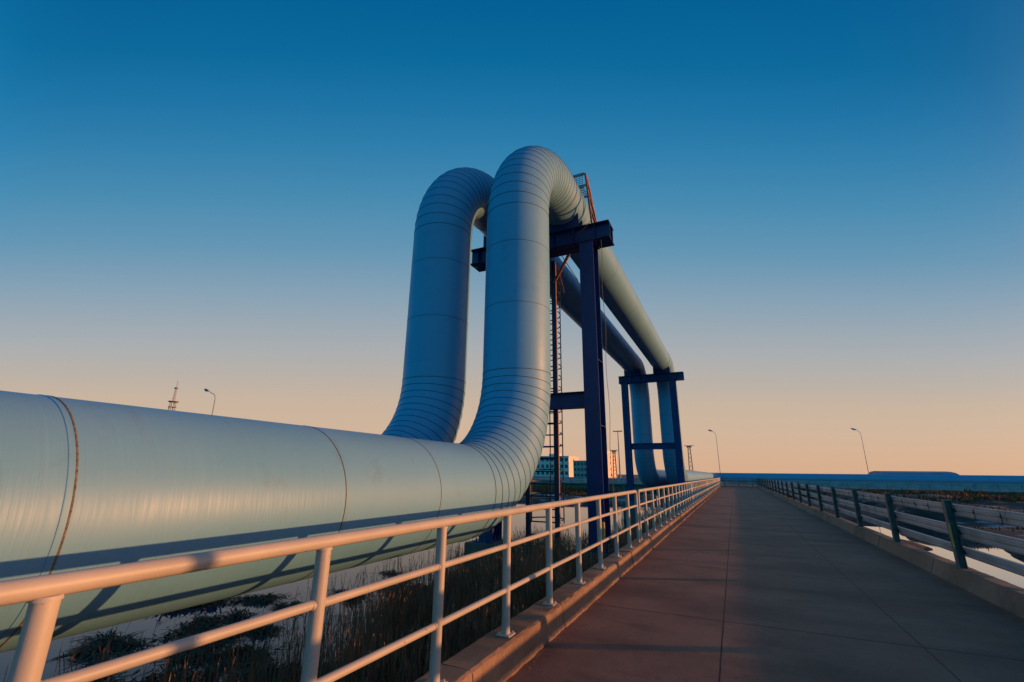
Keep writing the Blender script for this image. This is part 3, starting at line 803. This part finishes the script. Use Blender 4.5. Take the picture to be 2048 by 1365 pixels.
b = MB(); b.tube([(0,0,zp-.15), (0,0,zp+.2)], [1.8, 2.1], 16); b.tube([(0,0,zp-2.5), (0,0,zp-2.35)], 1.6, 16); b.build('ring_platform', 'redpaint', t)
b = MB()
for i in range(9): z_ = zp+(zt_-zp-2)*i/9; b.box((-.32+.02*i, -.32+.02*i, z_), (.32-.02*i, .32-.02*i, z_+(zt_-zp)*.035))
for sx in (-1, 1):
    for sy in (-1, 1): b.bar((sx*.4, sy*.4, zp), (sx*.2, sy*.2, zt_-1.6), .10)
b.tube([(0,0,zt_-2.2), (0,0,zt_-1.6)], .8, 8); b.tube([(0,0,zt_-2), (0,0,zt_+1.5)], .09, 6); b.build('mast', 'grey', t)
# floodlight mast
x, y, _ = PX(1240, 945, 230); zt_ = PX(1238, 862, 230)[2]
t = thing('floodlight_mast', 'tall thin mast with a row of floodlights behind the near column', 'mast', (x, y, -.4))
b = MB(); b.tube([(0,0,0), (0,0,zt_)], [.4, .2], 8); b.build('pole', 'grey', t)
b = MB(); b.bar((-2, 0, zt_), (2, 0, zt_), .2)
for i in range(6): b.box((-2.1+.8*i-.2, -.4, zt_-.1), (-2.1+.8*i+.25, .2, zt_+.45))
b.build('floodlights', 'black', t)
def lattice(px, ybot, ytop, Yd, w, name, label):
    x, y, _ = PX(px, ybot, Yd); zt_ = PX(px, ytop, Yd)[2]
    t = thing(name, label, 'tower', (x, y, -.4)); b = MB(); n = 8
    for i in range(4):
        a = math.pi/4+i*math.pi/2; a2 = a+math.pi/2
        for k in range(n):
            u, v_ = k/n, (k+1)/n; ra, rb = w*(1-.45*u), w*(1-.45*v_)
            b.bar((math.cos(a)*ra, math.sin(a)*ra, zt_*u), (math.cos(a)*rb, math.sin(a)*rb, zt_*v_), .16)
            b.bar((math.cos(a)*ra, math.sin(a)*ra, zt_*u), (math.cos(a2)*rb, math.sin(a2)*rb, zt_*v_), .10)
    b.build('lattice', 'black', t)
    b = MB(); b.box((-w*.8, -w*.8, zt_), (w*.8, w*.8, zt_+.4)); b.bar((-w*1.6, 0, zt_+.6), (w*1.6, 0, zt_+.6), .2); b.build('head', 'black', t)
lattice(1230, 946, 902, 200, 1.1, 'lattice_tower', 'short dark lattice tower right of the near column')
lattice(1383, 948, 893, 180, 1.0, 'lattice_tower', 'dark lattice pylon just right of the far frame')

# ------------------------------------------------------------------ buildings
def building(x0, x1, y, d, h, mat, floors, bays, label, side=1, roofbox=True):
    t = thing('building', label, 'building', ((x0+x1)/2, y, -.4)); w = (x1-x0)/2
    b = MB(); b.box((-w, 0, 0), (w, d, h)); b.build('walls', mat, t)
    b = MB(); b.box((-w-.2, -.2, h+.003), (w+.2, d+.2, h+.5)); 
    b.build('parapet', mat, t)
    if roofbox: b = MB(); b.box((w*.3, d*.3, h+.503), (w*.55, d*.7, h+2.2)); b.build('roof_box', mat, t)
    fh = h/floors; bw = 2*w/bays
    for f_ in range(floors):
        for k in range(bays):
            if f_*bays+k >= 90: break
            cx_ = -w+bw*(k+.5); zz = fh*f_+fh*.32
            b = MB(); b.box((cx_-bw*.28, -.06, zz), (cx_+bw*.28, -.004, zz+fh*.5)); b.build('window', 'glass', t)
    for f_ in range(floors):
        b = MB(); zz = fh*f_+fh*.35; b.box((w+.004, d*.45, zz), (w+.06, d*.52, zz+fh*.4)); b.build('window', 'glass', t)
Yb = 290
xa = PX(1138, 948, Yb)[0]; hb = PX(1100, 914, Yb)[2]+.4
building(xa-46, xa, Yb, 22, hb, 'white_wall', 3, 14, 'long white three storey block with rows of square windows, end wall sunlit')
xa = PX(1147, 948, Yb)[0]; xb = PX(1176, 948, Yb)[0]+2
k_ = 225/290
building(xa*k_, xb*k_, 225, 10, PX(1160, 922, 225)[2], 'grey_wall', 3, 5, 'low grey block between the white block and the navy column')
xb = PX(1209, 948, 240)[0]
building(xb-7, xb, 240, 30, PX(1212, 906, 240)[2], 'white_wall', 4, 3, 'taller pale block right of the navy column, its side in the sun')
# small sheds/equipment at the foot of the buildings
t = thing('warehouse', 'long low warehouse with a blue grey roof beyond the pipe at right', 'building', (PX(1842, 950, 160)[0], 160, -.4))
w = (PX(1917, 950, 160)[0]-PX(1771, 950, 160)[0])/2; hh = PX(1842, 943, 160)[2]
b = MB(); b.box((-w, 0, 0), (w, 18, hh*.72)); b.build('walls', 'grey_wall', t)
b = MB(); n = 8; vs = []; 
for xx in (-w-.3, w+.3):
    for i in range(n+1): a = math.pi*i/n; vs.append((xx, 9-9.4*math.cos(a), hh*.725+hh*.42*math.sin(a)))
m = n+1; b.add(vs, [(i, i+1, m+i+1, m+i) for i in range(n)]+[tuple(range(m))[::-1], tuple(range(m, 2*m)), (0, m, 2*m-1, m-1)]); b.build('roof', 'roofblue', t)
# far bare bushes on the skyline
def bush(px, py, Yd, s, label):
    x, y, z = PX(px, py, Yd); rr = random.Random(int(px)); t = thing('bare_bush', label, 'bush', (x, y, -.45))
    b = MB(); b.tube([(0,0,0), (.05,0,.5*s), (0,.1,1.0*s)], [.10*s, .08*s, .04*s], 6); b.build('trunk', 'bark', t)
    Q = []
    for i in range(420):
        a = rr.uniform(0, 6.283); u = rr.random(); rad = s*(.35+1.3*math.sin(math.pi*min(.95, .1+u)))*rr.random()**.5
        c = Vector((math.cos(a)*rad*1.5, math.sin(a)*rad, .35*s+u*1.5*s)); d = Vector((rr.gauss(0,1), rr.gauss(0,1), rr.gauss(.5,1)))*.22*s
        Q.append((tuple(c), tuple(c+d*.5+Vector((.03*s,0,.02*s))), tuple(c+d), 0))
    o = blades(Q, 'twigs', ['clump']); o.parent = t
bush(1955, 955, 110, 1.1, 'dark bare bush on the skyline at far right beside the pipe')
bush(1222, 950, 95, .8, 'small bare bush right of the navy column, below the pale block')
bush(1152, 950, 100, .7, 'small bare bush left of the navy column, below the grey block')
